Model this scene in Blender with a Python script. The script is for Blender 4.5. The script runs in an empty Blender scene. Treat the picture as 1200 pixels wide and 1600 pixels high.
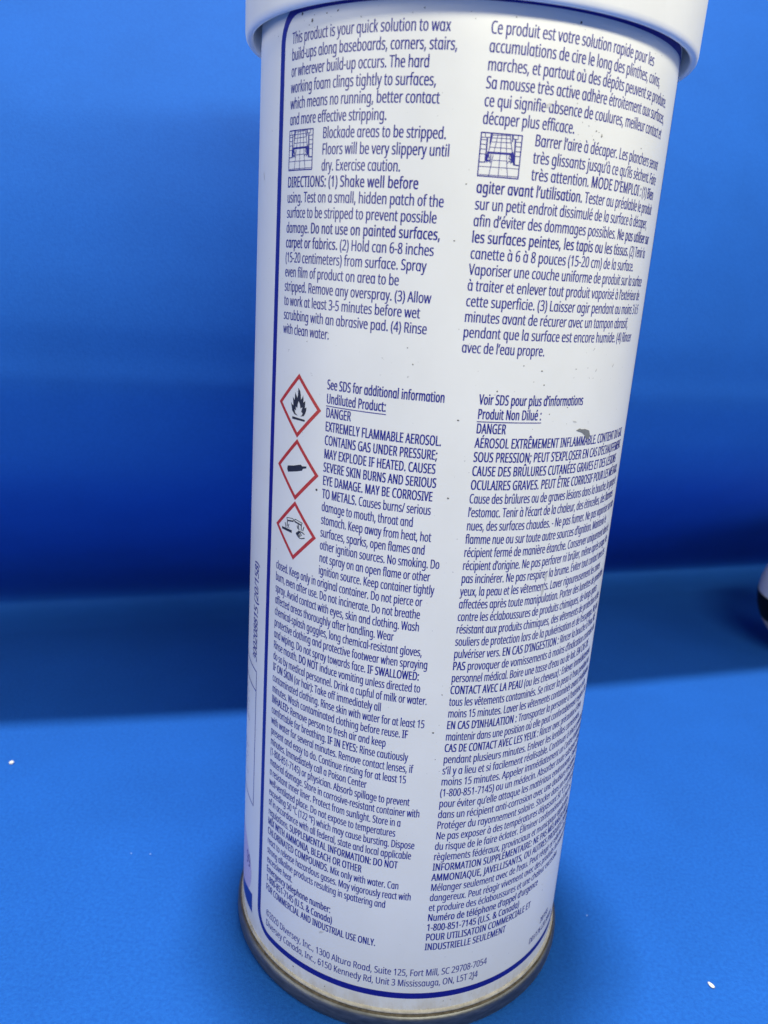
import bpy, bmesh, math, random, os
import numpy as np
from mathutils import Vector, Matrix, noise

random.seed(7)
SC = bpy.context.scene
COL = SC.collection
R = 0.033                      # radius of the can in metres; most measures below are in can radii
rad = math.radians

# ------------------------------------------------------------------ camera
cam_d = bpy.data.cameras.new('camera')
cam = bpy.data.objects.new('camera', cam_d); COL.objects.link(cam)
SC.camera = cam
D0, H0, F0, YAW, PIT, ROL = 4.52072, 5.00827 - 1.03, 1286.16, -0.0565377, 0.2874785, 0.0691907
cy_, sy_, cp_, sp_, cr_, sr_ = math.cos(YAW), math.sin(YAW), math.cos(PIT), math.sin(PIT), math.cos(ROL), math.sin(ROL)
fw = Vector((sy_*cp_, cy_*cp_, -sp_)); rt = Vector((cy_, -sy_, 0)); up = rt.cross(fw)
r2 = rt*cr_ + up*sr_; u2 = up*cr_ - rt*sr_
M = Matrix(((r2.x, u2.x, -fw.x, 0), (r2.y, u2.y, -fw.y, -D0*R), (r2.z, u2.z, -fw.z, H0*R), (0, 0, 0, 1)))
cam.matrix_world = M
cam_d.sensor_fit = 'VERTICAL'; cam_d.sensor_height = 24.0
cam_d.lens = F0/1600*24.0
cam_d.clip_start = 0.005; cam_d.clip_end = 20
cam_d.dof.use_dof = True
cam_d.dof.focus_distance = 4.05*R
cam_d.dof.aperture_fstop = 22.0

# ------------------------------------------------------------------ light
# n points from the backdrop towards the front, s along the backdrop
NV = Vector((.367, -.930, 0)); SV = Vector((.930, .367, 0))
def P(n, s, h): return (NV*n + SV*s + Vector((0, 0, h)))*R
world = bpy.data.worlds.new('World'); SC.world = world; world.use_nodes = True
world.node_tree.nodes['Background'].inputs[0].default_value = (.22, .48, 1, 1)
world.node_tree.nodes['Background'].inputs[1].default_value = 0.125
def area(name, loc, target, sx, sy, power, col):
    l = bpy.data.lights.new(name, 'AREA'); l.shape = 'RECTANGLE'; l.size = sx; l.size_y = sy
    l.energy = power; l.color = col
    o = bpy.data.objects.new(name, l); COL.objects.link(o)
    o.location = loc
    o.rotation_euler = (Vector(target) - Vector(loc)).to_track_quat('-Z', 'Y').to_euler()
    return o
area('overhead_lamp', P(-1.5, 0, 44), P(-1.5, 0, 0), .10, .10, 25.0, (1, .965, .875))
area('front_softbox', P(9.5, 1.2, 10.6), P(0, 0, 3.2), .26, .04, 1.5, (1, .94, .68))
area('right_fill', P(5.5, 13, 7.5), P(0, 1, 3.0), .26, .26, .40, (1, .95, .76))  # added fill light that brightens the can's right edge
area('side_fill', P(3.0, -15, 6.5), P(0, -1, 3.0), .30, .30, 1.1, (1, .96, .79))  # fill panel put in to lift the dim left side of the can

vs = SC.view_settings
vs.view_transform = 'Standard'; vs.look = 'None'; vs.exposure = 0; vs.gamma = 1; vs.use_curve_mapping = False
SC.cycles.max_bounces = 8

# ------------------------------------------------------------------ helpers
def link(name, me, mat=None, parent=None, smooth=False):
    o = bpy.data.objects.new(name, me); COL.objects.link(o)
    if mat: me.materials.append(mat)
    if smooth: me.polygons.foreach_set('use_smooth', [True]*len(me.polygons))
    if parent: o.parent = parent
    return o
def thing(name, label, cat, loc=(0, 0, 0), group=None):
    o = bpy.data.objects.new(name, None); COL.objects.link(o); o.location = loc
    o.empty_display_size = .01
    o['label'] = label; o['category'] = cat
    if group: o['group'] = group
    return o
def mesh(name, V, Fs):
    me = bpy.data.meshes.new(name); me.from_pydata(V, [], Fs); me.update(); return me
def lathe(name, prof, seg=256, closed=False):
    V = []; Fs = []; n = len(prof)
    for i in range(seg):
        a = 2*math.pi*i/seg
        for r, z in prof: V.append((r*math.cos(a)*R, r*math.sin(a)*R, z*R))
    for i in range(seg):
        j = (i+1) % seg
        for k in range(n if closed else n-1):
            k2 = (k+1) % n
            Fs.append((i*n+k, j*n+k, j*n+k2, i*n+k2))
    me = mesh(name, V, Fs)
    bm = bmesh.new(); bm.from_mesh(me)
    bmesh.ops.remove_doubles(bm, verts=bm.verts, dist=1e-7)
    bmesh.ops.recalc_face_normals(bm, faces=bm.faces)
    bm.to_mesh(me); bm.free(); return me

def material(name, base, rough=.5, spec=.5, metal=0):
    m = bpy.data.materials.new(name); m.use_nodes = True
    b = m.node_tree.nodes['Principled BSDF']
    b.inputs['Base Color'].default_value = (*base, 1); b.inputs['Roughness'].default_value = rough
    b.inputs['Metallic'].default_value = metal; b.inputs['Specular IOR Level'].default_value = spec
    return m, m.node_tree.nodes, m.node_tree.links, b
def noise_tex(N, L, scale, detail=3, rough=.6, coord='Object', stretch=None):
    tc = N.new('ShaderNodeTexCoord'); t = N.new('ShaderNodeTexNoise')
    t.inputs['Scale'].default_value = scale; t.inputs['Detail'].default_value = detail; t.inputs['Roughness'].default_value = rough
    if stretch:
        mp = N.new('ShaderNodeMapping'); mp.inputs['Scale'].default_value = stretch
        L.new(tc.outputs[coord], mp.inputs[0]); L.new(mp.outputs[0], t.inputs[0])
    else: L.new(tc.outputs[coord], t.inputs[0])
    return t
def ramp(N, L, src, stops):
    r = N.new('ShaderNodeValToRGB'); e = r.color_ramp.elements
    while len(e) < len(stops): e.new(.5)
    for i, (p, c) in enumerate(stops): e[i].position = p; e[i].color = (*c, 1) if len(c) == 3 else c
    L.new(src, r.inputs[0]); return r
def bump(N, L, b, h, strength, dist):
    n = N.new('ShaderNodeBump'); n.inputs['Strength'].default_value = strength; n.inputs['Distance'].default_value = dist
    L.new(h, n.inputs['Height']); L.new(n.outputs[0], b.inputs['Normal']); return n
def mix(N, L, fac, a, bcol, mode='MIX'):
    x = N.new('ShaderNodeMix'); x.data_type = 'RGBA'; x.blend_type = mode
    if isinstance(fac, (int, float)): x.inputs[0].default_value = fac
    else: L.new(fac, x.inputs[0])
    for i, v in ((6, a), (7, bcol)):
        if isinstance(v, tuple): x.inputs[i].default_value = (*v, 1)
        else: L.new(v, x.inputs[i])
    return x.outputs[2]

# ------------------------------------------------------------------ materials
def paper(name, base, g_):
    m, N, L, b = material(name, base, .8, .18)
    f = noise_tex(N, L, 2600, 3, .7); c = noise_tex(N, L, 38, 4, .6); g = noise_tex(N, L, 1300, 2, .6)
    c1 = ramp(N, L, c.outputs[0], [(.3, tuple(v*.95 for v in base)), (.7, tuple(min(1, v*1.05) for v in base))])
    c2 = ramp(N, L, g.outputs[0], [(.32, (1-.17*g_, 1-.13*g_, 1-.09*g_)), (.68, (1+.15*g_, 1+.12*g_, 1+.07*g_))])
    col = mix(N, L, 1.0, c1.outputs[0], c2.outputs[0], 'MULTIPLY')
    fl = ramp(N, L, f.outputs[0], [(.69, (0, 0, 0)), (.78, (1, 1, 1))])
    mu = N.new('ShaderNodeMath'); mu.operation = 'MULTIPLY'; mu.inputs[1].default_value = .32
    L.new(fl.outputs[0], mu.inputs[0])
    col = mix(N, L, mu.outputs[0], col, (.16, .36, .8))
    L.new(col, b.inputs['Base Color'])
    ad = N.new('ShaderNodeMath'); ad.operation = 'ADD'; L.new(f.outputs[0], ad.inputs[0]); L.new(g.outputs[0], ad.inputs[1])
    bump(N, L, b, ad.outputs[0], .45*g_, .00025)
    return m
BLUE = (.0100, .103, .47)
paper_floor = paper('blue_card_floor', BLUE, 1.0)
paper_back = paper('blue_card_backdrop', BLUE, .45)

enamel, N, L, b = material('white_enamel', (.80, .80, .79), .38, .4)
n1 = noise_tex(N, L, 420, 4, .65); n2 = noise_tex(N, L, 60, 5, .6)
c1 = ramp(N, L, n2.outputs[0], [(.3, (.775, .775, .765)), (.7, (.825, .825, .82))])
sep = N.new('ShaderNodeSeparateXYZ'); tc = N.new('ShaderNodeTexCoord'); L.new(tc.outputs['Object'], sep.inputs[0])
zr = N.new('ShaderNodeMapRange'); zr.inputs[1].default_value = .125*R; zr.inputs[2].default_value = .26*R
zr.inputs[3].default_value = 1; zr.inputs[4].default_value = 0; L.new(sep.outputs[2], zr.inputs[0])
n3 = noise_tex(N, L, 260, 5, .7, stretch=(1, 1, .5))
st = N.new('ShaderNodeMath'); st.operation = 'MULTIPLY'; L.new(zr.outputs[0], st.inputs[0])
r3 = ramp(N, L, n3.outputs[0], [(.40, (0, 0, 0)), (.62, (1, 1, 1))]); L.new(r3.outputs[0], st.inputs[1])
stain = mix(N, L, st.outputs[0], c1.outputs[0], (.64, .58, .48))
n4 = noise_tex(N, L, 1700, 2, .5)
r4 = ramp(N, L, n4.outputs[0], [(.735, (0, 0, 0)), (.77, (1, 1, 1))])
m5 = N.new('ShaderNodeMath'); m5.operation = 'MULTIPLY'; m5.inputs[1].default_value = .55; L.new(r4.outputs[0], m5.inputs[0])
L.new(mix(N, L, m5.outputs[0], stain, (.34, .33, .33)), b.inputs['Base Color'])
bump(N, L, b, n1.outputs[0], .05, .0002)
rr = N.new('ShaderNodeMapRange'); rr.inputs[3].default_value = .33; rr.inputs[4].default_value = .46
L.new(n2.outputs[0], rr.inputs[0]); L.new(rr.outputs[0], b.inputs['Roughness'])

plastic, N, L, b = material('white_plastic', (.83, .825, .81), .48, .4)
n1 = noise_tex(N, L, 500, 4, .6); n2 = noise_tex(N, L, 90, 4, .65)
c1 = ramp(N, L, n2.outputs[0], [(.28, (.79, .785, .77)), (.7, (.85, .845, .83))])
L.new(c1.outputs[0], b.inputs['Base Color']); bump(N, L, b, n1.outputs[0], .12, .0002)
b.inputs['Subsurface Weight'].default_value = .0

steel, N, L, b = material('tin_steel', (.30, .305, .315), .36, .5, 1)
n1 = noise_tex(N, L, 300, 5, .7, stretch=(1, 1, 4)); n2 = noise_tex(N, L, 900, 3, .6)
c1 = ramp(N, L, n1.outputs[0], [(.3, (.15, .155, .168)), (.55, (.21, .22, .238)), (.75, (.29, .295, .31))])
L.new(c1.outputs[0], b.inputs['Base Color'])
rr = N.new('ShaderNodeMapRange'); rr.inputs[3].default_value = .42; rr.inputs[4].default_value = .62
L.new(n1.outputs[0], rr.inputs[0]); L.new(rr.outputs[0], b.inputs['Roughness']); bump(N, L, b, n2.outputs[0], .2, .0001)
seam_mat, N, L, b = material('tarnished_seam', (.16, .125, .08), .7, .2)
n1 = noise_tex(N, L, 700, 4, .7)
c1 = ramp(N, L, n1.outputs[0], [(.3, (.05, .042, .032)), (.7, (.16, .135, .105))]); L.new(c1.outputs[0], b.inputs['Base Color'])
lip_mat, N, L, b = material('dusty_lip', (.44, .41, .36), .6, .3)
n1 = noise_tex(N, L, 500, 4, .7)
c1 = ramp(N, L, n1.outputs[0], [(.3, (.30, .28, .245)), (.7, (.58, .55, .50))]); L.new(c1.outputs[0], b.inputs['Base Color'])

def ink(name, c, rough=.42):
    m, N, L, b = material(name, c, rough, .5)
    n = noise_tex(N, L, 2500, 2, .6)
    r = ramp(N, L, n.outputs[0], [(.3, tuple(v*.85 for v in c)), (.72, tuple(min(1, v*1.2+.004) for v in c))])
    L.new(r.outputs[0], b.inputs['Base Color']); return m
NAVY = ink('navy_ink', (.0055, .0065, .25))
REDINK = ink('red_ink', (.50, .030, .024))
BLACK = ink('black_ink', (.012, .014, .03))
LAV = ink('lavender_ink', (.54, .46, .67))
PURPLE = ink('purple_ink', (.06, .03, .22))
GREYINK = ink('pale_print', (.22, .26, .50))
SPECK = ink('dark_speck', (.05, .042, .035), .7)
CHIP = ink('bare_metal_chip', (.20, .205, .21), .4)
WHITEBIT = ink('white_bit', (.8, .8, .78), .7)
FAINTBIT = ink('faint_bit', (.16, .30, .70), .7)
SCUFF = ink('grey_scuff', (.52, .52, .53), .6)

# ------------------------------------------------------------------ setting: table sheet and bent backdrop sheet
def grid(name, us, vs_, fn):
    V = [fn(u, v) for u in us for v in vs_]; m_ = len(vs_)
    Fs = [(i*m_+j, (i+1)*m_+j, (i+1)*m_+j+1, i*m_+j+1) for i in range(len(us)-1) for j in range(m_-1)]
    return mesh(name, V, Fs)
CREASE = -5.04
floor = link('tabletop', grid('tabletop', np.linspace(-40, 40, 41), np.linspace(CREASE-2.0, 40, 25),
             lambda s, n: tuple(P(n, s, 0))), paper_floor)
floor['kind'] = 'structure'
# the sheet rises out of the crease, bulges forward and then leans back
PROF = [(-4.35, -.006), (-4.62, .004), (-4.86, .035), (-5.00, .10), (-5.00, .20), (-4.80, .40), (-4.18, .88), (-3.40, 1.52), (-2.80, 2.15), (-2.53, 2.8), (-2.50, 3.2), (-2.53, 3.7),
        (-2.70, 4.5), (-3.05, 5.3), (-3.67, 6.2), (-4.45, 7.0), (-5.6, 8.0), (-7.1, 9.0), (-9.3, 10.3), (-12.9, 12.2)]
def catmull(pts, k=10):
    out = []
    p = [pts[0]] + pts + [pts[-1]]
    for i in range(1, len(p)-2):
        a, b_, c, d = (np.array(q, float) for q in p[i-1:i+3])
        for t in np.linspace(0, 1, k, endpoint=False):
            out.append(tuple(.5*((2*b_)+(-a+c)*t+(2*a-5*b_+4*c-d)*t*t+(-a+3*b_-3*c+d)*t**3)))
    out.append(tuple(pts[-1])); return out
PR = catmull(PROF)
LEAN_H = [2.2, 3.0, 3.4, 3.8, 4.3, 5.0, 6.0, 7.0, 9.0, 12.0]
LEAN_N = [0, -.005, -.02, -.065, -.17, -.36, -.80, -1.25, -1.9, -2.4]
def back(s, k):
    n, h = PR[int(k)]
    if h > 2.2:                          # the left end of the sheet leans back sooner than the right end
        n += max(0, min(1, .5-s/9))*float(np.interp(h, LEAN_H, LEAN_N))
    w = min(1, h/2.5) if h > 0 else 0       # waviness grows with height
    n += w*(.055*max(-9, min(9, s)) + .10*math.sin(s*.45+1.2) + .05*math.sin(h*.9+s*.21))
    return tuple(P(n, s, h))
backdrop = link('backdrop', grid('backdrop', np.linspace(-26, 26, 105), list(range(len(PR))), back), paper_back, smooth=True)
backdrop['kind'] = 'structure'

# ------------------------------------------------------------------ the can
can = thing('aerosol_can', 'tall white aerosol can with navy printed directions and red hazard diamonds on blue paper', 'spray can')
ZT = 5.02
body = link('can_body', lathe('can_body', [(.998, .136), (1.0, .150), (1.0, 1.2), (1.0, 2.4), (1.0, 3.6), (1.0, 4.8), (1.0, ZT), (.985, ZT+.06),
            (.93, ZT+.16), (.80, ZT+.30), (.60, ZT+.42), (.40, ZT+.48), (.0001, ZT+.48)]), enamel, can, True)
rim = link('bottom_rim', lathe('bottom_rim', [(.90, .05), (.955, .022), (.985, .004), (1.005, .0005), (1.020, .006), (1.029, .022), (1.0315, .045),
            (1.031, .078), (1.028, .096), (1.022, .106), (1.016, .110)]), steel, can, True)
seam = link('rim_seam', lathe('rim_seam', [(1.0165, .1098), (1.009, .112), (1.006, .117), (1.0055, .1225)]), seam_mat, rim, True)
lip = link('rim_lip', lathe('rim_lip', [(1.006, .1215), (1.0095, .124), (1.010, .128), (1.008, .133), (1.003, .138), (.996, .141)]), lip_mat, rim, True)
CB = 4.961
cap_prof = [(1.038, CB+.012), (1.045, CB+.002), (1.056, CB), (1.066, CB+.004), (1.073, CB+.014), (1.076, CB+.03), (1.079, CB+.30), (1.083, CB+.42),
            (1.083, CB+1.05), (1.075, CB+1.12), (1.045, CB+1.16), (.98, CB+1.18), (.0001, CB+1.19), (.0001, CB+1.13), (.98, CB+1.12),
            (1.03, CB+1.05), (1.036, CB+.6)]
cap = link('cap', lathe('cap', cap_prof, closed=True), plastic, can, True)

# ---- printing: everything is laid out on the unrolled wall (angle in degrees, height in radii)
def wrap(u, z, off=.0006):
    a = rad(u); r = (1+off)*R
    return (r*math.sin(a), -r*math.cos(a), z*R)
class Ink:
    def __init__(s): s.V = []; s.F = []
    def poly(s, pts, off=.0006):
        k = len(s.V); s.V += [wrap(u, z, off) for u, z in pts]; s.F.append(tuple(range(k, k+len(pts))))
    def tris(s, pts, faces, off=.0006):
        k = len(s.V); s.V += [wrap(u, z, off) for u, z in pts]; s.F += [tuple(i+k for i in f) for f in faces]
    def stroke(s, pts, w, off=.0006):       # w in radii
        for (u0, z0), (u1, z1) in zip(pts[:-1], pts[1:]):
            x0, x1 = rad(u0), rad(u1); dx, dz = x1-x0, z1-z0; l = math.hypot(dx, dz) or 1e-9
            nx, nz = -dz/l*w/2, dx/l*w/2; n = max(1, int(abs(dx)/.03)); ex, ez = dx/l*w*.25, dz/l*w*.25
            x0 -= ex; z0 -= ez; dx += 2*ex; dz += 2*ez
            k = len(s.V)
            for i in range(n+1):
                t = i/n
                for sg in (1, -1):
                    s.V.append(wrap(math.degrees(x0+dx*t+sg*nx), z0+dz*t+sg*nz, off))
            s.F += [(k+2*i, k+2*i+1, k+2*i+3, k+2*i+2) for i in range(n)]
            off += .00004
    def fill(s, pts, off=.0006):            # any simple polygon
        from mathutils.geometry import tessellate_polygon
        t = tessellate_polygon([[Vector((rad(u), z, 0)) for u, z in pts]])
        P2 = [(u, z) for u, z in pts]; T = [tuple(f) for f in t]; out = []
        while T:
            f = T.pop(); q = [P2[i] for i in f]
            e = max(range(3), key=lambda i: abs(q[i][0]-q[(i+1) % 3][0]))
            if abs(q[e][0]-q[(e+1) % 3][0]) < 1.6: out.append(f); continue
            a, b_, c = f[e], f[(e+1) % 3], f[(e+2) % 3]
            P2.append(((P2[a][0]+P2[b_][0])/2, (P2[a][1]+P2[b_][1])/2)); m_ = len(P2)-1
            T += [(a, m_, c), (m_, b_, c)]
        s.tris(P2, out, off)
    def build(s, name, mat, parent, label=None):
        o = link(name, mesh(name, s.V, s.F), mat, parent)
        if label: o['label'] = label
        return o

# ---- glyphs: taken once from the font that ships with Blender (built-in font if absent)
try:
    FONT = bpy.data.fonts.load(os.path.join(bpy.utils.resource_path('LOCAL'), 'datafiles', 'fonts', 'NotoSansHebrew-Regular.woff2'))
except Exception:
    FONT = None
def text_obj(body_, bold):
    cu = bpy.data.curves.new('glyph', 'FONT'); cu.body = body_
    if FONT: cu.font = FONT
    cu.resolution_u = 3; cu.fill_mode = 'FRONT'
    cu.offset = BOLD_OFF if bold else 0
    o = bpy.data.objects.new('glyph', cu); COL.objects.link(o)
    bpy.context.view_layer.update()
    me = o.to_mesh(); V = [(v.co.x, v.co.y) for v in me.vertices]; Fs = [tuple(p.vertices) for p in me.polygons]
    o.to_mesh_clear(); bpy.data.objects.remove(o); bpy.data.curves.remove(cu)
    return V, Fs
BOLD_OFF = 0
hv, _ = text_obj('H', False)
CAPH = max(v[1] for v in hv) - min(v[1] for v in hv)
XH = max(v[1] for v in text_obj('x', False)[0])
WHH = (lambda V: max(v[0] for v in V)-min(v[0] for v in V))(text_obj('HH', False)[0])
CACHE = {}
def glyph(ch, bold):
    k = (ch, bold)
    if k in CACHE: return CACHE[k]
    W = (lambda V: max(v[0] for v in V)-min(v[0] for v in V))(text_obj('H'+ch+'H', False)[0])
    adv = (W-WHH)/CAPH
    V, Fs = ([], []) if ch == ' ' else text_obj(ch, bold)
    if ch in 'aàâ' and FONT:                # single-storey a, cut from q
        Q, QF = text_obj('q', bold)
        adv = ((lambda V_: max(v[0] for v in V_)-min(v[0] for v in V_))(text_obj('HqH', False)[0])-WHH)/CAPH
        Q = [(x, max(y, -.012*CAPH)) for x, y in Q]
        if ch != 'a':
            top = {i for i, v in enumerate(V) if v[1] > XH*1.09}
            fs = [f for f in Fs if all(i in top for i in f)]; k0 = len(Q)
            Q = Q + V; QF = QF + [tuple(i+k0 for i in f) for f in fs]
        V, Fs = Q, QF
    if bold: adv += .03
    CACHE[k] = ([(x/CAPH, y/CAPH) for x, y in V], Fs, adv)
    return CACHE[k]
def natural(segs): return sum(glyph(c, bd)[2] for t, bd in segs for c in t)
def parse(line):                            # *bold* markup
    out = []; bd = False
    for part in line.split('*'):
        if part: out.append((part, bd))
        bd = not bd
    return out
def put_line(ink_, line, u0, z, caph, xs=None, u1=None, dil=.00085, rot=False):
    segs = parse(line)
    nat = natural(segs)*caph
    if u1 is not None:
        x = rad(u1-u0)/nat
        xs = min(xs*1.12, max(xs*.88, x)) if xs else x
    pen = 0
    for t, bd in segs:
        for ch in t:
            V, Fs, adv = glyph(ch, bd)
            if V:
                for k, (dx, dy) in enumerate(((-dil, 0), (dil, 0)) if not bd else ((-dil*1.4, -.0004), (dil*1.4, -.0004), (-dil*1.4, .0004), (dil*1.4, .0004))):
                    if rot: pts = [(u0-math.degrees(y*caph+dy), z+(pen+x)*caph*xs+dx) for x, y in V]
                    else: pts = [(u0+math.degrees((pen+x)*caph*xs+dx), z+y*caph+dy) for x, y in V]
                    ink_.tris(pts, Fs, .0006+.00008*k)
            pen += adv
    return u0+math.degrees(pen*caph*xs)

XS = .60
CAP1 = .0435
LEFT1 = ["This product is your quick solution to wax", "build-ups along baseboards, corners, stairs,", "or wherever build-up occurs. The hard",
 "working foam clings tightly to surfaces,", "which means no running, better contact", "and more effective stripping.", "Blockade areas to be stripped.",
 "Floors will be very slippery until", "dry. Exercise caution.", "*DIRECTIONS: (1) Shake well before*", "using. Test on a small, hidden patch of the",
 "surface to be stripped to prevent possible", "damage. *Do not use on painted surfaces,*", "*carpet or fabrics.* (2) Hold can 6-8 inches",
 "(15-20 centimeters) from surface. Spray", "even film of product on area to be", "stripped. Remove any overspray. (3) Allow", "to work at least 3-5 minutes before wet",
 "scrubbing with an abrasive pad. (4) Rinse", "with clean water."]
END1 = [-4.141, -2.333, -8.241, -6.396, -5.379, -17.377, -3.239, -2.206, -13.277, -8.706, -2.572, -3.896, -2.695, -3.974, -5.464, -11.766, -3.733, -6.09, -4.131, -30.054]
RIGHT1 = ["Ce produit est votre solution rapide pour les", "accumulations de cire le long des plinthes, coins,", "marches, et partout où des dépôts peuvent se produire.",
 "Sa mousse très active adhère étroitement aux surfaces,", "ce qui signifie absence de coulures, meilleur contact et", "décaper plus efficace.", "Barrer l’aire à décaper. Les planchers seront",
 "très glissants jusqu’à ce qu’ils sèchent. Faire", "très attention. *MODE D’EMPLOI :* (1) *Bien*", "*agiter avant l’utilisation.* Tester au préalable le produit", "sur un petit endroit dissimulé de la surface à décaper,",
 "afin d’éviter des dommages possibles. *Ne pas utiliser sur*", "*les surfaces peintes, les tapis ou les tissus.* (2) Tenir la", "canette à 6 à 8 pouces (15-20 cm) de la surface.",
 "Vaporiser une couche uniforme de produit sur la surface", "à traiter et enlever tout produit vaporisé à l’extérieur de", "cette superficie. (3) Laisser agir pendant au moins 3 à 5",
 "minutes avant de récurer avec un tampon abrasif,", "pendant que la surface est encore humide. (4) Rincer", "avec de l’eau propre."]
ENDR1 = [50.7, 55.5, 61.76, 62.2, 61.7, 26.76, 62.9, 63.2, 63.0, 63.3, 60.9, 65.0, 63.2, 55.7, 64.2, 63.8, 64.8, 57.5, 61.8, 25.9]
LEFT2 = ["*See SDS for additional information*", "*Undiluted Product:*", "*DANGER*", "*EXTREMELY FLAMMABLE AEROSOL.*", "*CONTAINS GAS UNDER PRESSURE;*", "*MAY EXPLODE IF HEATED. CAUSES*",
 "*SEVERE SKIN BURNS AND SERIOUS*", "*EYE DAMAGE. MAY BE CORROSIVE*", "*TO METALS.* Causes burns/ serious", "damage to mouth, throat and", "stomach. Keep away from heat, hot", "surfaces, sparks, open flames and",
 "other ignition sources. No smoking. Do", "not spray on an open flame or other", "ignition source. Keep container tightly", "closed. Keep only in original container. Do not pierce or",
 "burn, even after use. Do not incinerate. Do not breathe", "spray. Avoid contact with eyes, skin and clothing. Wash", "affected areas thoroughly after handling. Wear",
 "chemical-splash goggles, long chemical-resistant gloves,", "protective clothing and protective footwear when spraying", "and wiping. Do not spray towards face. *IF SWALLOWED:*",
 "Rinse mouth. *DO NOT* induce vomiting unless directed to", "do so by medical personnel. Drink a cupful of milk or water.", "*IF ON SKIN* (or hair): Take off immediately all",
 "contaminated clothing. Rinse skin with water for at least 15", "minutes. Wash contaminated clothing before reuse. *IF*", "*INHALED:* Remove person to fresh air and keep",
 "comfortable for breathing. *IF IN EYES:* Rinse cautiously", "with water for several minutes. Remove contact lenses, if", "present and easy to do. Continue rinsing for at least 15", "minutes. Immediately call a Poison Center",
 "(1-800-851-7145) or physician. Absorb spillage to prevent", "material damage. Store in corrosive-resistant container with", "a resistant inner liner. Protect from sunlight. Store in a",
 "well-ventilated place. Do not expose to temperatures", "exceeding 50 °C (122 °F) which may cause bursting. Dispose", "of in accordance with all federal, state and local applicable",
 "regulations. *SUPPLEMENTAL INFORMATION: DO NOT*", "*MIX WITH AMMONIA, BLEACH OR OTHER*", "*CHLORINATED COMPOUNDS.* Mix only with water. Can", "react to release hazardous gases. May vigorously react with",
 "strong alkaline products resulting in spattering and", "excessive heat.", "*Emergency telephone number:*", "*1-800-851-7145 (U.S. & Canada)*", "*FOR COMMERCIAL AND INDUSTRIAL USE ONLY.*"]
END2 = [0.09, -13.917, -22.508, 1.239, 0.641, 0.612, 1.234, 0.407, -1.253, -5.391, -0.676, -2.616, 1.607, -0.332, 0.955, -2.516, -2.706, -2.381, -8.738, -1.588, 0.582, -0.456, -0.63, 0.809, -9.7, 1.435, -2.744, -8.44, -1.683, -0.915, -2.295, -12.962, -0.12, 1.662, -3.294, -4.116, 1.724, 0.755, -1.053, -10.959, -0.872, 1.263, -5.707, -35.729, -21.484, -19.752, -4.953]
RIGHT2 = ["*Voir SDS pour plus d’informations*", "*Produit Non Dilué :*", "*DANGER*", "*AÉROSOL EXTRÊMEMENT INFLAMMABLE. CONTIENT DU GAZ*", "*SOUS PRESSION; PEUT S’EXPLOSER EN CAS D’ÉCHAUFFEMENT.*",
 "*CAUSE DES BRÛLURES CUTANÉES GRAVES ET DES LÉSIONS*", "*OCULAIRES GRAVES. PEUT ÊTRE CORROSIF POUR LES MÉTAUX.*", "Cause des brûlures ou de graves lésions dans la bouche, la gorge et", "l’estomac. Tenir à l’écart de la chaleur, des étincelles, des flammes",
 "nues, des surfaces chaudes. - Ne pas fumer. Ne pas vaporiser sur une", "flamme nue ou sur toute autre sources d’ignition. Maintenir le", "récipient fermé de manière étanche. Conserver uniquement dans le",
 "récipient d’origine. Ne pas perforer ni brûler, même après usage. Ne", "pas incinérer. Ne pas respirer la brume. Éviter tout contact avec les", "yeux, la peau et les vêtements. Laver rigoureusement les zones",
 "affectées après toute manipulation. Porter des lunettes de protection", "contre les éclaboussures de produits chimiques, de longs gants", "résistant aux produits chimiques, des vêtements de protection et des",
 "souliers de protection lors de la pulvérisation et de l’essuyage. Ne pas", "pulvériser vers. *EN CAS D’INGESTION :* Rincer la bouche à l’eau. *NE*", "*PAS* provoquer de vomissements à moins d’indication contraire du",
 "personnel médical. Boire une tasse d’eau ou de lait. *EN CAS DE*", "*CONTACT AVEC LA PEAU* (ou les cheveux) : Enlever immédiatement", "tous les vêtements contaminés. Se rincer la peau à l’eau pendant au",
 "moins 15 minutes. Laver les vêtements contaminés avant réutilisation.", "*EN CAS D’INHALATION :* Transporter la personne à l’extérieur et la", "maintenir dans une position où elle peut confortablement respirer. *EN*",
 "*CAS DE CONTACT AVEC LES YEUX :* Rincer avec précaution à l’eau", "pendant plusieurs minutes. Enlever les lentilles cornéennes,", "s’il y a lieu et si facilement réalisable. Continuer à rincer pendant au",
 "moins 15 minutes. Appeler immédiatement un Centre Antipoison", "(1-800-851-7145) ou un médecin. Absorber toute substance répandue", "pour éviter qu’elle attaque les matériaux environnants. Entreposer",
 "dans un récipient anti-corrosion avec une doublure résistante.", "Protéger du rayonnement solaire. Stocker dans un endroit bien ventilé.", "Ne pas exposer à des températures dépassant 50 °C (122 °F) en raison",
 "du risque de le faire éclater. Éliminer conformément à tous les", "règlements fédéraux, provinciaux et municipaux applicables.", "*INFORMATION SUPPLÉMENTAIRE: NE PAS MÉLANGER AVEC*",
 "*AMMONIAQUE, JAVELLISANTS, OU AUTRES PRODUITS CHLORÉS.*", "Mélanger seulement avec de l’eau. Peut réagir et relâcher des gaz", "dangereux. Peut réagir vivement avec des produits fortement alcalins",
 "et produire des éclaboussures et une chaleur excessive.", "*Numéro de téléphone d’appel d’urgence*", "*1-800-851-7145 (U.S. & Canada)*", "*POUR UTILISATOIN COMMERCIALE ET*", "*INDUSTRIELLE SEULEMENT*"]
ENDR2 = [39.333, 26.118, 17.414, 67.053, 68.199, 64.552, 68.33, 66.642, 65.517, 68.262, 61.438, 66.761, 66.104, 65.834, 62.402, 69.899, 62.449, 67.914, 70.051, 69.032, 70.255, 62.824, 67.518, 65.897, 69.964, 66.438, 69.086, 66.202, 67.24]
PITCH = .0629
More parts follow.
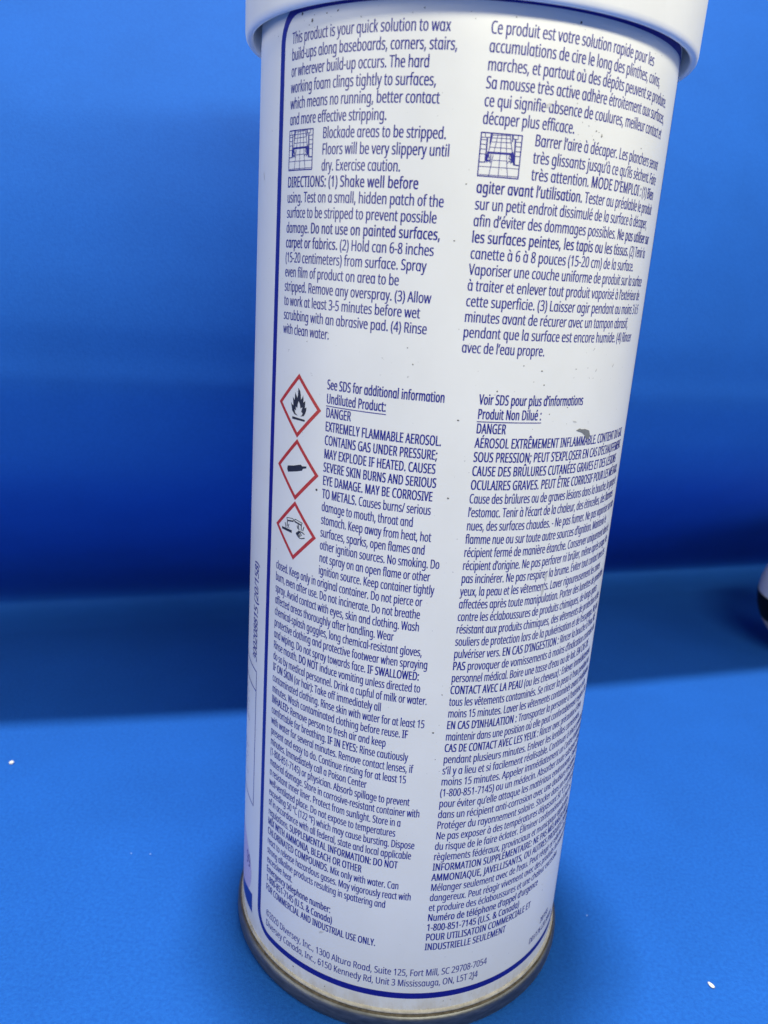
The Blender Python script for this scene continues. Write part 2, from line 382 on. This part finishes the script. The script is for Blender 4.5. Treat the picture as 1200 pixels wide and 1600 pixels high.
def block(name, lines, ends, rng, u0f, z0, caph, pitch, xs, label=None, under=()):
    k = Ink()
    for i in rng:
        u0 = u0f(i) if callable(u0f) else u0f
        ue = ends[i] if i < len(ends) else None
        e = put_line(k, lines[i], u0, z0-pitch*i, caph, xs, ue)
        if i in under: k.stroke([(u0, z0-pitch*i-.012), (e, z0-pitch*i-.012)], .0042, .0006)
    return k.build(name, NAVY, can, label)
Z1 = 5.886-1.03
block('intro_text', LEFT1, END1, range(0, 6), -47.8, Z1, CAP1, PITCH, XS)
block('caution_text', LEFT1, END1, range(6, 9), -35.0, Z1, CAP1, PITCH, XS)
block('directions_text', LEFT1, END1, range(9, 20), -47.9, Z1, CAP1, PITCH, XS)
block('intro_text', RIGHT1, ENDR1, range(0, 6), 4.5, Z1, CAP1, PITCH, XS)
block('caution_text', RIGHT1, ENDR1, range(6, 9), 17.0, Z1, CAP1, PITCH, XS)
block('directions_text', RIGHT1, ENDR1, range(9, 20), 4.5, Z1, CAP1, PITCH, XS)
Z2 = 4.474-1.03
block('danger_heading', LEFT2, END2, range(0, 3), -29.9, Z2, CAP1, .0630, XS, under=(1,))
block('danger_text', LEFT2, END2, range(3, 44), lambda i: -29.9 if i < 15 else -47.8, Z2, CAP1, .0630, XS)
block('emergency_text', LEFT2, END2, range(44, 47), -47.8, Z2, CAP1, .0630, XS)
block('danger_heading', RIGHT2, ENDR2, range(0, 3), 10.0, Z2+.0025, CAP1, .0631, XS, under=(1,))
block('danger_text', RIGHT2, ENDR2, range(3, 43), 10.0, Z2+.0025, CAP1, .0631, XS)
block('emergency_text', RIGHT2, ENDR2, range(43, 47), 10.0, Z2+.0025, CAP1, .0631, XS)
k = Ink()
put_line(k, "©2020 Diversey, Inc., 1300 Altura Road, Suite 125, Fort Mill, SC 29708-7054", -47.3, .373, CAP1, XS, 31.6, dil=.0006)
put_line(k, "Diversey Canada, Inc., 6150 Kennedy Rd, Unit 3 Mississauga, ON, L5T 2J4", -47.3, .303, CAP1, XS, 28.7, dil=.0006)
k.build('address_text', NAVY, can)
k = Ink()
put_line(k, "D01/176-C20 30020", 51.3, .318, .040, .60, dil=.0008)
put_line(k, "20/158", 57.5, .392, .040, .62, dil=.0008)
k.build('batch_text', NAVY, can)
k = Ink(); put_line(k, "300208815 (20/158)", -59.9, 1.872, .074, .60, rot=True, dil=.0017)
# length is set so the run ends where the bracket closes
k.build('part_number', NAVY, can)

# ---- printed border
k = Ink()
UL, UR, ZB, ZTB, RC = -52.3, 76.0, .238, 4.985, .125
def arc(cu, cz, a0, a1, n=10): return [(cu+math.degrees(RC*math.cos(rad(a0+(a1-a0)*i/n))), cz+RC*math.sin(rad(a0+(a1-a0)*i/n))) for i in range(n+1)]
dg = math.degrees(RC)
path = arc(UL+dg, ZB+RC, 270, 180) + arc(UL+dg, ZTB-RC, 180, 90) + arc(UR-dg, ZTB-RC, 90, 0) + arc(UR-dg, ZB+RC, 0, -90)
path.append(path[0])
dense = []
for (a, b_) in zip(path[:-1], path[1:]):
    n = max(1, int(abs(b_[0]-a[0])/1.5)); dense += [(a[0]+(b_[0]-a[0])*i/n, a[1]+(b_[1]-a[1])*i/n) for i in range(n)]
WB = .038; V = []; nd = len(dense)
for i in range(nd):
    p0, p1 = dense[i-1], dense[(i+1) % nd]
    dx, dz = rad(p1[0]-p0[0]), p1[1]-p0[1]; l = math.hypot(dx, dz) or 1
    for sg in (1, -1):
        V.append(wrap(dense[i][0]+math.degrees(-dz/l*sg*WB/2), dense[i][1]+dx/l*sg*WB/2))
k.V = V; k.F = [(2*i, 2*i+1, (2*i+3) % (2*nd), (2*i+2) % (2*nd)) for i in range(nd)]
k.build('label_border', NAVY, can)

# ---- slippery-floor pictures
ICON = [(1, [(0.034, 0.032), (1.0, 0.044)]), (1, [(0.021, 0.222), (0.986, 0.231)]), (1, [(0.338, 0.382), (0.685, 0.392)]), (3, [(0.205, 0.552), (0.804, 0.56)]), (1, [(0.241, 0.678), (0.771, 0.681)]), (1, [(0.265, 0.8), (0.747, 0.812)]), (1, [(0.277, 0.892), (0.717, 0.902)]), (1, [(0.282, 0.957), (0.699, 0.973)]), (1.2, [(0.278, 0.991), (0.213, 0.587)]), (1, [(0.404, 0.992), (0.341, 0.569)]), (1, [(0.331, 0.509), (0.298, 0.251), (0.269, 0.013)]), (1, [(0.493, 0.991), (0.499, 0.563), (0.495, 0.396), (0.5, 0.239), (0.501, 0.012)]), (1, [(0.603, 0.991), (0.652, 0.557), (0.694, 0.245), (0.734, 0.017)]), (1.2, [(0.697, 0.989), (0.79, 0.598)]), (2.2, [(0.242, 0.992), (0.233, 0.756)]), (2, [(0.152, 0.891), (0.159, 0.376)]), (1, [(0.095, 0.989), (0.104, 0.897)]), (1, [(0.005, 0.888), (0.234, 0.903)]), (1, [(0.01, 0.834), (0.147, 0.837)]), (1, [(0.009, 0.736), (0.136, 0.728)]), (1, [(0.009, 0.623), (0.141, 0.625)]), (1, [(0.009, 0.515), (0.141, 0.512)]), (1.4, [(0.006, 0.324), (0.148, 0.326), (0.142, 0.503)]), (1.8, [(0.755, 0.99), (0.77, 0.843)]), (2.2, [(0.839, 0.884), (0.865, 0.329)]), (1, [(0.776, 0.991), (0.784, 0.908), (0.905, 0.905), (0.901, 0.991)]), (1, [(0.854, 0.841), (0.993, 0.848)]), (1, [(0.865, 0.738), (0.994, 0.74)]), (1, [(0.861, 0.624), (0.992, 0.626)]), (1, [(0.861, 0.516), (0.993, 0.518)]), (1.8, [(0.85, 0.318), (0.993, 0.312)]), (3, [(0.21, 0.558), (0.176, 0.368)]), (1.4, [(0.272, 0.514), (0.285, 0.387), (0.181, 0.368)]), (1.2, [(0.221, 0.5), (0.251, 0.404)]), (1.2, [(0.196, 0.321), (0.183, 0.354), (0.277, 0.357), (0.276, 0.318)]), (3, [(0.796, 0.594), (0.865, 0.329)]), (2, [(0.766, 0.527), (0.808, 0.373)]), (1.2, [(0.743, 0.545), (0.719, 0.464), (0.777, 0.42)]), (1.2, [(0.701, 0.339), (0.717, 0.385), (0.769, 0.39), (0.785, 0.342)])]
for (u0, u1, z0, z1) in ((-47.67, -38.27, 4.3595, 4.519), (4.52, 13.9, 4.353, 4.5115)):
    k = Ink()
    k.stroke([(u0, z0), (u1, z0), (u1, z1), (u0, z1), (u0, z0)], .0045)
    off = .0008
    for w, pts in ICON:
        k.stroke([(u0+(u1-u0)*u, z0+(z1-z0)*v) for u, v in pts], .0022*w if w < 2 else .0026*w, off); off += .00002
    k.build('slippery_floor_picture', NAVY, can)

# ---- hazard diamonds
FLAME = [[-40.182, 3.426], [-39.454, 3.412], [-39.141, 3.394], [-38.988, 3.373], [-38.518, 3.382], [-38.232, 3.395], [-38.022, 3.381], [-38.041, 3.362], [-37.342, 3.371], [-37.298, 3.358], [-37.395, 3.338], [-36.769, 3.343], [-36.873, 3.326], [-37.153, 3.314], [-37.677, 3.3], [-38.985, 3.295], [-38.424, 3.302], [-38.124, 3.312], [-38.725, 3.318], [-38.297, 3.34], [-39.056, 3.332], [-39.343, 3.352], [-39.898, 3.365], [-40.244, 3.35], [-40.388, 3.33], [-41.03, 3.338], [-40.872, 3.317], [-41.518, 3.323], [-41.196, 3.307], [-40.099, 3.295], [-41.53, 3.299], [-42.495, 3.314], [-43.087, 3.352], [-42.588, 3.342], [-42.025, 3.339], [-42.341, 3.379], [-41.562, 3.364], [-41.42, 3.402], [-40.932, 3.389], [-40.453, 3.377], [-40.246, 3.393]]
FLBAR = [[-42.405, 3.287], [-37.215, 3.284], [-37.3, 3.275], [-42.33, 3.275]]
CYL = [[-43.646, 3.045], [-41.03, 3.054], [-38.946, 3.065], [-38.025, 3.069], [-37.587, 3.063], [-35.896, 3.068], [-35.866, 3.059], [-37.221, 3.052], [-37.519, 3.042], [-39.53, 3.031], [-43.352, 3.015], [-43.827, 3.028]]
BAR = [[-45.395, 2.732], [-40.832, 2.732], [-40.789, 2.718], [-45.357, 2.72]]
T1 = [[-43.207, 2.786], [-40.563, 2.793], [-40.183, 2.788], [-40.34, 2.78], [-42.772, 2.773], [-43.086, 2.779]]
T2 = [[-39.653, 2.792], [-39.305, 2.794], [-36.627, 2.787], [-36.922, 2.775], [-39.624, 2.782], [-39.814, 2.786]]
ST1 = [[-43.062, 2.771], [-42.769, 2.772], [-42.778, 2.744], [-43.166, 2.742]]
ST2 = [[-37.091, 2.776], [-36.771, 2.78], [-36.755, 2.749], [-37.052, 2.747]]
def diamond(cu, cz, draw, label):
    k = Ink(); a, t = .149, .024
    q = [(0, a), (a, 0), (0, -a), (-a, 0)]; w = [(x*(1-t/a), y*(1-t/a)) for x, y in q]
    for i in range(4):
        j = (i+1) % 4; n = 6; base = len(k.V)
        for s_ in range(n+1):
            f = s_/n
            for pp in (q, w):
                k.V.append(wrap(cu+math.degrees(pp[i][0]+(pp[j][0]-pp[i][0])*f), cz+pp[i][1]+(pp[j][1]-pp[i][1])*f))
        k.F += [(base+2*s_, base+2*s_+1, base+2*s_+3, base+2*s_+2) for s_ in range(n)]
    fr = k.build('hazard_diamond', REDINK, can, label)
    s_ = Ink(); draw(s_); s_.build('hazard_symbol', BLACK, fr)
def d_flame(k): k.fill(FLAME); k.fill(FLBAR)
def d_cyl(k): k.fill(CYL)
def d_cor(k):
    k.fill(BAR); k.poly(ST1); k.poly(ST2)
    for T, o_ in ((T1, .0008), (T2, .0010)): k.stroke(T+[T[0]], .0036, o_)
    k.stroke([T1[3], T1[4]], .007, .0013); k.stroke([T2[4], T2[3]], .007, .0013)
    for a, b_ in (((-43.9, 2.757), (-43.35, 2.73)), ((-42.15, 2.757), (-42.6, 2.736)), ((-38.2, 2.772), (-37.8, 2.748)), ((-35.9, 2.77), (-36.3, 2.75)), ((-38.6, 2.765), (-38.3, 2.752))):
        k.stroke([a, b_], .005, .0008)
    k.fill([(-39.1, 2.727), (-37.9, 2.743), (-37.2, 2.738), (-37.6, 2.731), (-38.4, 2.722), (-38.2, 2.716)], .0009)
    for pts in ([(-37.9, 2.742), (-36.6, 2.741), (-35.6, 2.735)], [(-37.3, 2.735), (-36.7, 2.725)], [(-38.9, 2.727), (-38.3, 2.716), (-37.6, 2.709), (-36.8, 2.708), (-35.5, 2.716)], [(-38.3, 2.724), (-37.5, 2.715)], [(-38.0, 2.73), (-37.1, 2.719)]):
        k.stroke(pts, .0045, .0012)
diamond(-40.05, 3.341, d_flame, 'red diamond with black flame')
diamond(-39.93, 3.037, d_cyl, 'red diamond with black gas cylinder')
diamond(-39.87, 2.734, d_cor, 'red diamond with corrosion picture')

# ---- what shows of the front panel round the left edge
k = Ink()
k.stroke([(-95, 1.817), (-59.68, 1.817), (-59.68, .962), (-95, .962)], .0075)
k.stroke([(-95, 1.70), (-59.8, 1.70)], .0075, .0009)
k.build('panel_box', NAVY, can)
k = Ink()
rr_ = random.Random(3)
for zz in (1.60, 1.545, 1.49, 1.44, 1.25, 1.19, 1.13, 1.08):
    u = -84.0; ue = -67.5 + rr_.uniform(-2.5, 1.2)
    while u < ue:
        k.stroke([(u, zz+rr_.uniform(-.004, .004)), (u+rr_.uniform(.4, .9), zz+rr_.uniform(.012, .028))], .005, .0007); u += rr_.uniform(.9, 1.7)
k.build('panel_print', GREYINK, can, 'faint small print inside the box')
k = Ink(); ell = []
for i in range(40):
    a = 2*math.pi*i/40; ell.append((-77+math.degrees(.30*math.cos(a)), .47+.22*math.sin(a)))
k.fill(ell, .0005); patch = k.build('lavender_patch', LAV, can)
k = Ink(); put_line(k, "*99*", -66.4, .50, .085, .62, dil=.001); k.build('patch_text', PURPLE, patch)
k = Ink(); k.fill([(-96, .27), (-84, .272), (-78, .275), (-72.4, .29), (-64.2, .335), (-58.55, .36), (-58.2, .231), (-62.7, .225), (-69.3, .212), (-80, .20), (-96, .19)])
k.build('blue_wedge', ink('deep_blue_ink', (.012, .03, .30)), can)

# ---- wear
SPECKS = [[-43.829, 4.959], [-39.34, 4.945], [-35.258, 4.942], [-40.103, 4.927], [-41.052, 4.912], [-33.872, 4.927], [-65.4, 4.935], [-55.308, 4.907], [-31.857, 4.945], [1.02, 4.902], [9.861, 4.918], [25.066, 4.933], [24.88, 4.736], [28.57, 4.587], [30.482, 4.579], [50.372, 4.539], [32.867, 4.565], [34.709, 4.549], [32.364, 4.532], [-10.252, 4.934], [-25.323, 4.913], [14.274, 3.505], [5.14, 3.373], [7.848, 3.196], [26.784, 3.538], [31.583, 3.51], [35.088, 3.438], [29.47, 3.41], [20.493, 3.618], [25.681, 3.598], [36.301, 3.608], [40.554, 3.612], [-31.835, 2.971], [7.843, 2.053], [7.678, 1.7], [6.372, 1.847], [-32.723, 0.082], [-20.386, 0.179], [39.756, 0.307], [54.811, 0.696], [55.428, 0.653], [20.08, 0.117], [17.653, 0.075], [0.558, 4.102], [-8.561, 3.663], [-37.499, 3.64], [2.105, 4.319], [4.548, 3.022], [-6.947, 3.595], [5.412, 3.371]]
BIG = {0: 1.7, 2: 1.3, 3: 1.5, 11: 1.6, 32: 1.5, 35: 1.3, 36: 1.6, 43: 1.2}
k = Ink(); rs = random.Random(11)
def blob(k, u, z, r, off, n=7, asp=1, rot=0):
    pts = []
    for i in range(n):
        a = 2*math.pi*i/n; q = r*rs.uniform(.55, 1.25); x, y = q*math.cos(a)*asp, q*math.sin(a)
        x, y = x*math.cos(rot)-y*math.sin(rot), x*math.sin(rot)+y*math.cos(rot)
        pts.append((u+math.degrees(x), z+y))
    k.poly(pts, off)
for i, (u, z) in enumerate(SPECKS):
    if z < .16: z = max(z, .19)
    k = Ink(); blob(k, u, z, .0036*BIG.get(i, rs.uniform(.5, .95)), .0011, asp=rs.uniform(.6, 1.5), rot=rs.uniform(0, 3))
    k.build('dust_speck', SPECK, can)
for i in range(26):                     # fine grit round the scuffed zone and under the cap
    u, z = rs.choice([(rs.gauss(30, 5), rs.gauss(4.55, .04)), (rs.gauss(28, 8), rs.gauss(3.55, .06)), (rs.uniform(-48, 60), rs.uniform(4.88, 4.95))])
    k = Ink(); blob(k, u, z, rs.uniform(.0012, .0024), .0011, 5); k.build('dust_speck', SPECK, can)
k = Ink()
k.fill([(39.2, 3.330), (40.6, 3.339), (41.4, 3.334), (42.8, 3.334), (44.6, 3.325), (45.3, 3.302), (44.9, 3.284), (43.6, 3.288), (43.0, 3.303), (41.6, 3.318), (40.3, 3.324)], .0012)
k.build('paint_chip', CHIP, can, 'bare grey chip in the white paint')
for u, z, r, a, rt_ in ((-22.6, .527, .010, 1.6, .6), (19.3, 4.629, .007, 2.2, .2), (35.2, 2.635, .010, 2.6, 1.6), (34.6, 2.56, .009, 3.0, 1.4), (38.5, 3.37, .004, 3.5, -.3), (52, 3.62, .004, 3.2, .8), (44, 3.60, .004, 3.0, .9), (-64, 4.35, .003, 9, -1.1)):
    k = Ink(); blob(k, u, z, r, .0010, 9, a, rt_); k.build('scuff_mark', SCUFF, can)

# ------------------------------------------------------------------ round white pot at the right edge, behind
pot = thing('round_pot', 'small round white pot with a black band, blurred behind the can at the right edge', 'pot', Vector((4.59, 4.62, 0))*R)
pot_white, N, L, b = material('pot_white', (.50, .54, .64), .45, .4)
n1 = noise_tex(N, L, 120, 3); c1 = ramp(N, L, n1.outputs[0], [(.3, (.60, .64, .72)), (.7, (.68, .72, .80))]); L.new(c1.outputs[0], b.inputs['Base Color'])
pot_beige, N, L, b = material('pot_beige', (.52, .44, .38), .55, .3)
n1 = noise_tex(N, L, 90, 4); c1 = ramp(N, L, n1.outputs[0], [(.3, (.42, .34, .29)), (.7, (.60, .53, .47))]); L.new(c1.outputs[0], b.inputs['Base Color'])
def arcp(r0, zc, a0, a1, n=14): return [(max(1e-4, r0*math.cos(rad(a0+(a1-a0)*i/n))), zc+r0*math.sin(rad(a0+(a1-a0)*i/n))) for i in range(n+1)]
link('pot_base', lathe('pot_base', [(1e-4, 0), (.30, 0)] + arcp(.695, .69, -62, -24), 96), pot_beige, pot, True)
band_m, N, L, b = material('black_band', (.004, .004, .004), .5, .25)
n1 = noise_tex(N, L, 200, 3); rr = N.new('ShaderNodeMapRange'); rr.inputs[3].default_value = .45; rr.inputs[4].default_value = .6
L.new(n1.outputs[0], rr.inputs[0]); L.new(rr.outputs[0], b.inputs['Roughness'])
link('pot_band', lathe('pot_band', arcp(.70, .69, -26, -1), 96), band_m, pot, True)
link('pot_lid', lathe('pot_lid', arcp(.694, .69, -3, 90), 96), pot_white, pot, True)

# ------------------------------------------------------------------ crumbs on the paper
def crumb(loc, r, label, group=None):
    bm = bmesh.new(); bmesh.ops.create_icosphere(bm, subdivisions=2, radius=1)
    sx, sy, sz = r*rs.uniform(.8, 1.5), r*rs.uniform(.6, .9), r*.5
    for v in bm.verts:
        q = 1+.35*noise.noise(v.co*1.7+Vector((loc[0]*9, loc[1]*9, 0)))
        v.co = Vector((v.co.x*sx*q, v.co.y*sy*q, v.co.z*sz*q))
    me = bpy.data.meshes.new('paper_crumb'); bm.to_mesh(me); bm.free()
    o = link('paper_crumb', me, WHITEBIT if r > .0004 else FAINTBIT, None, True)
    o.location = (loc[0]*R, loc[1]*R, sz*.9); o.rotation_euler.z = rs.uniform(0, 3)
    o['label'] = label; o['category'] = 'crumb'; o['group'] = group or 'white crumbs on the blue paper'
crumb((-3.141, .982), .00072, 'largest white crumb on the blue paper, far left of the can')
crumb((1.92, -.45), .00055, 'long white crumb on the blue paper at the lower right')
crumb((-1.841, .124), .00022, 'left one of two faint tiny crumbs on the paper left of the can')
crumb((-1.711, .138), .00022, 'right one of two faint tiny crumbs on the paper, nearest the can on its left')
crumb((1.257, .014), .00024, 'tiny faint crumb on the blue paper just right of the can')
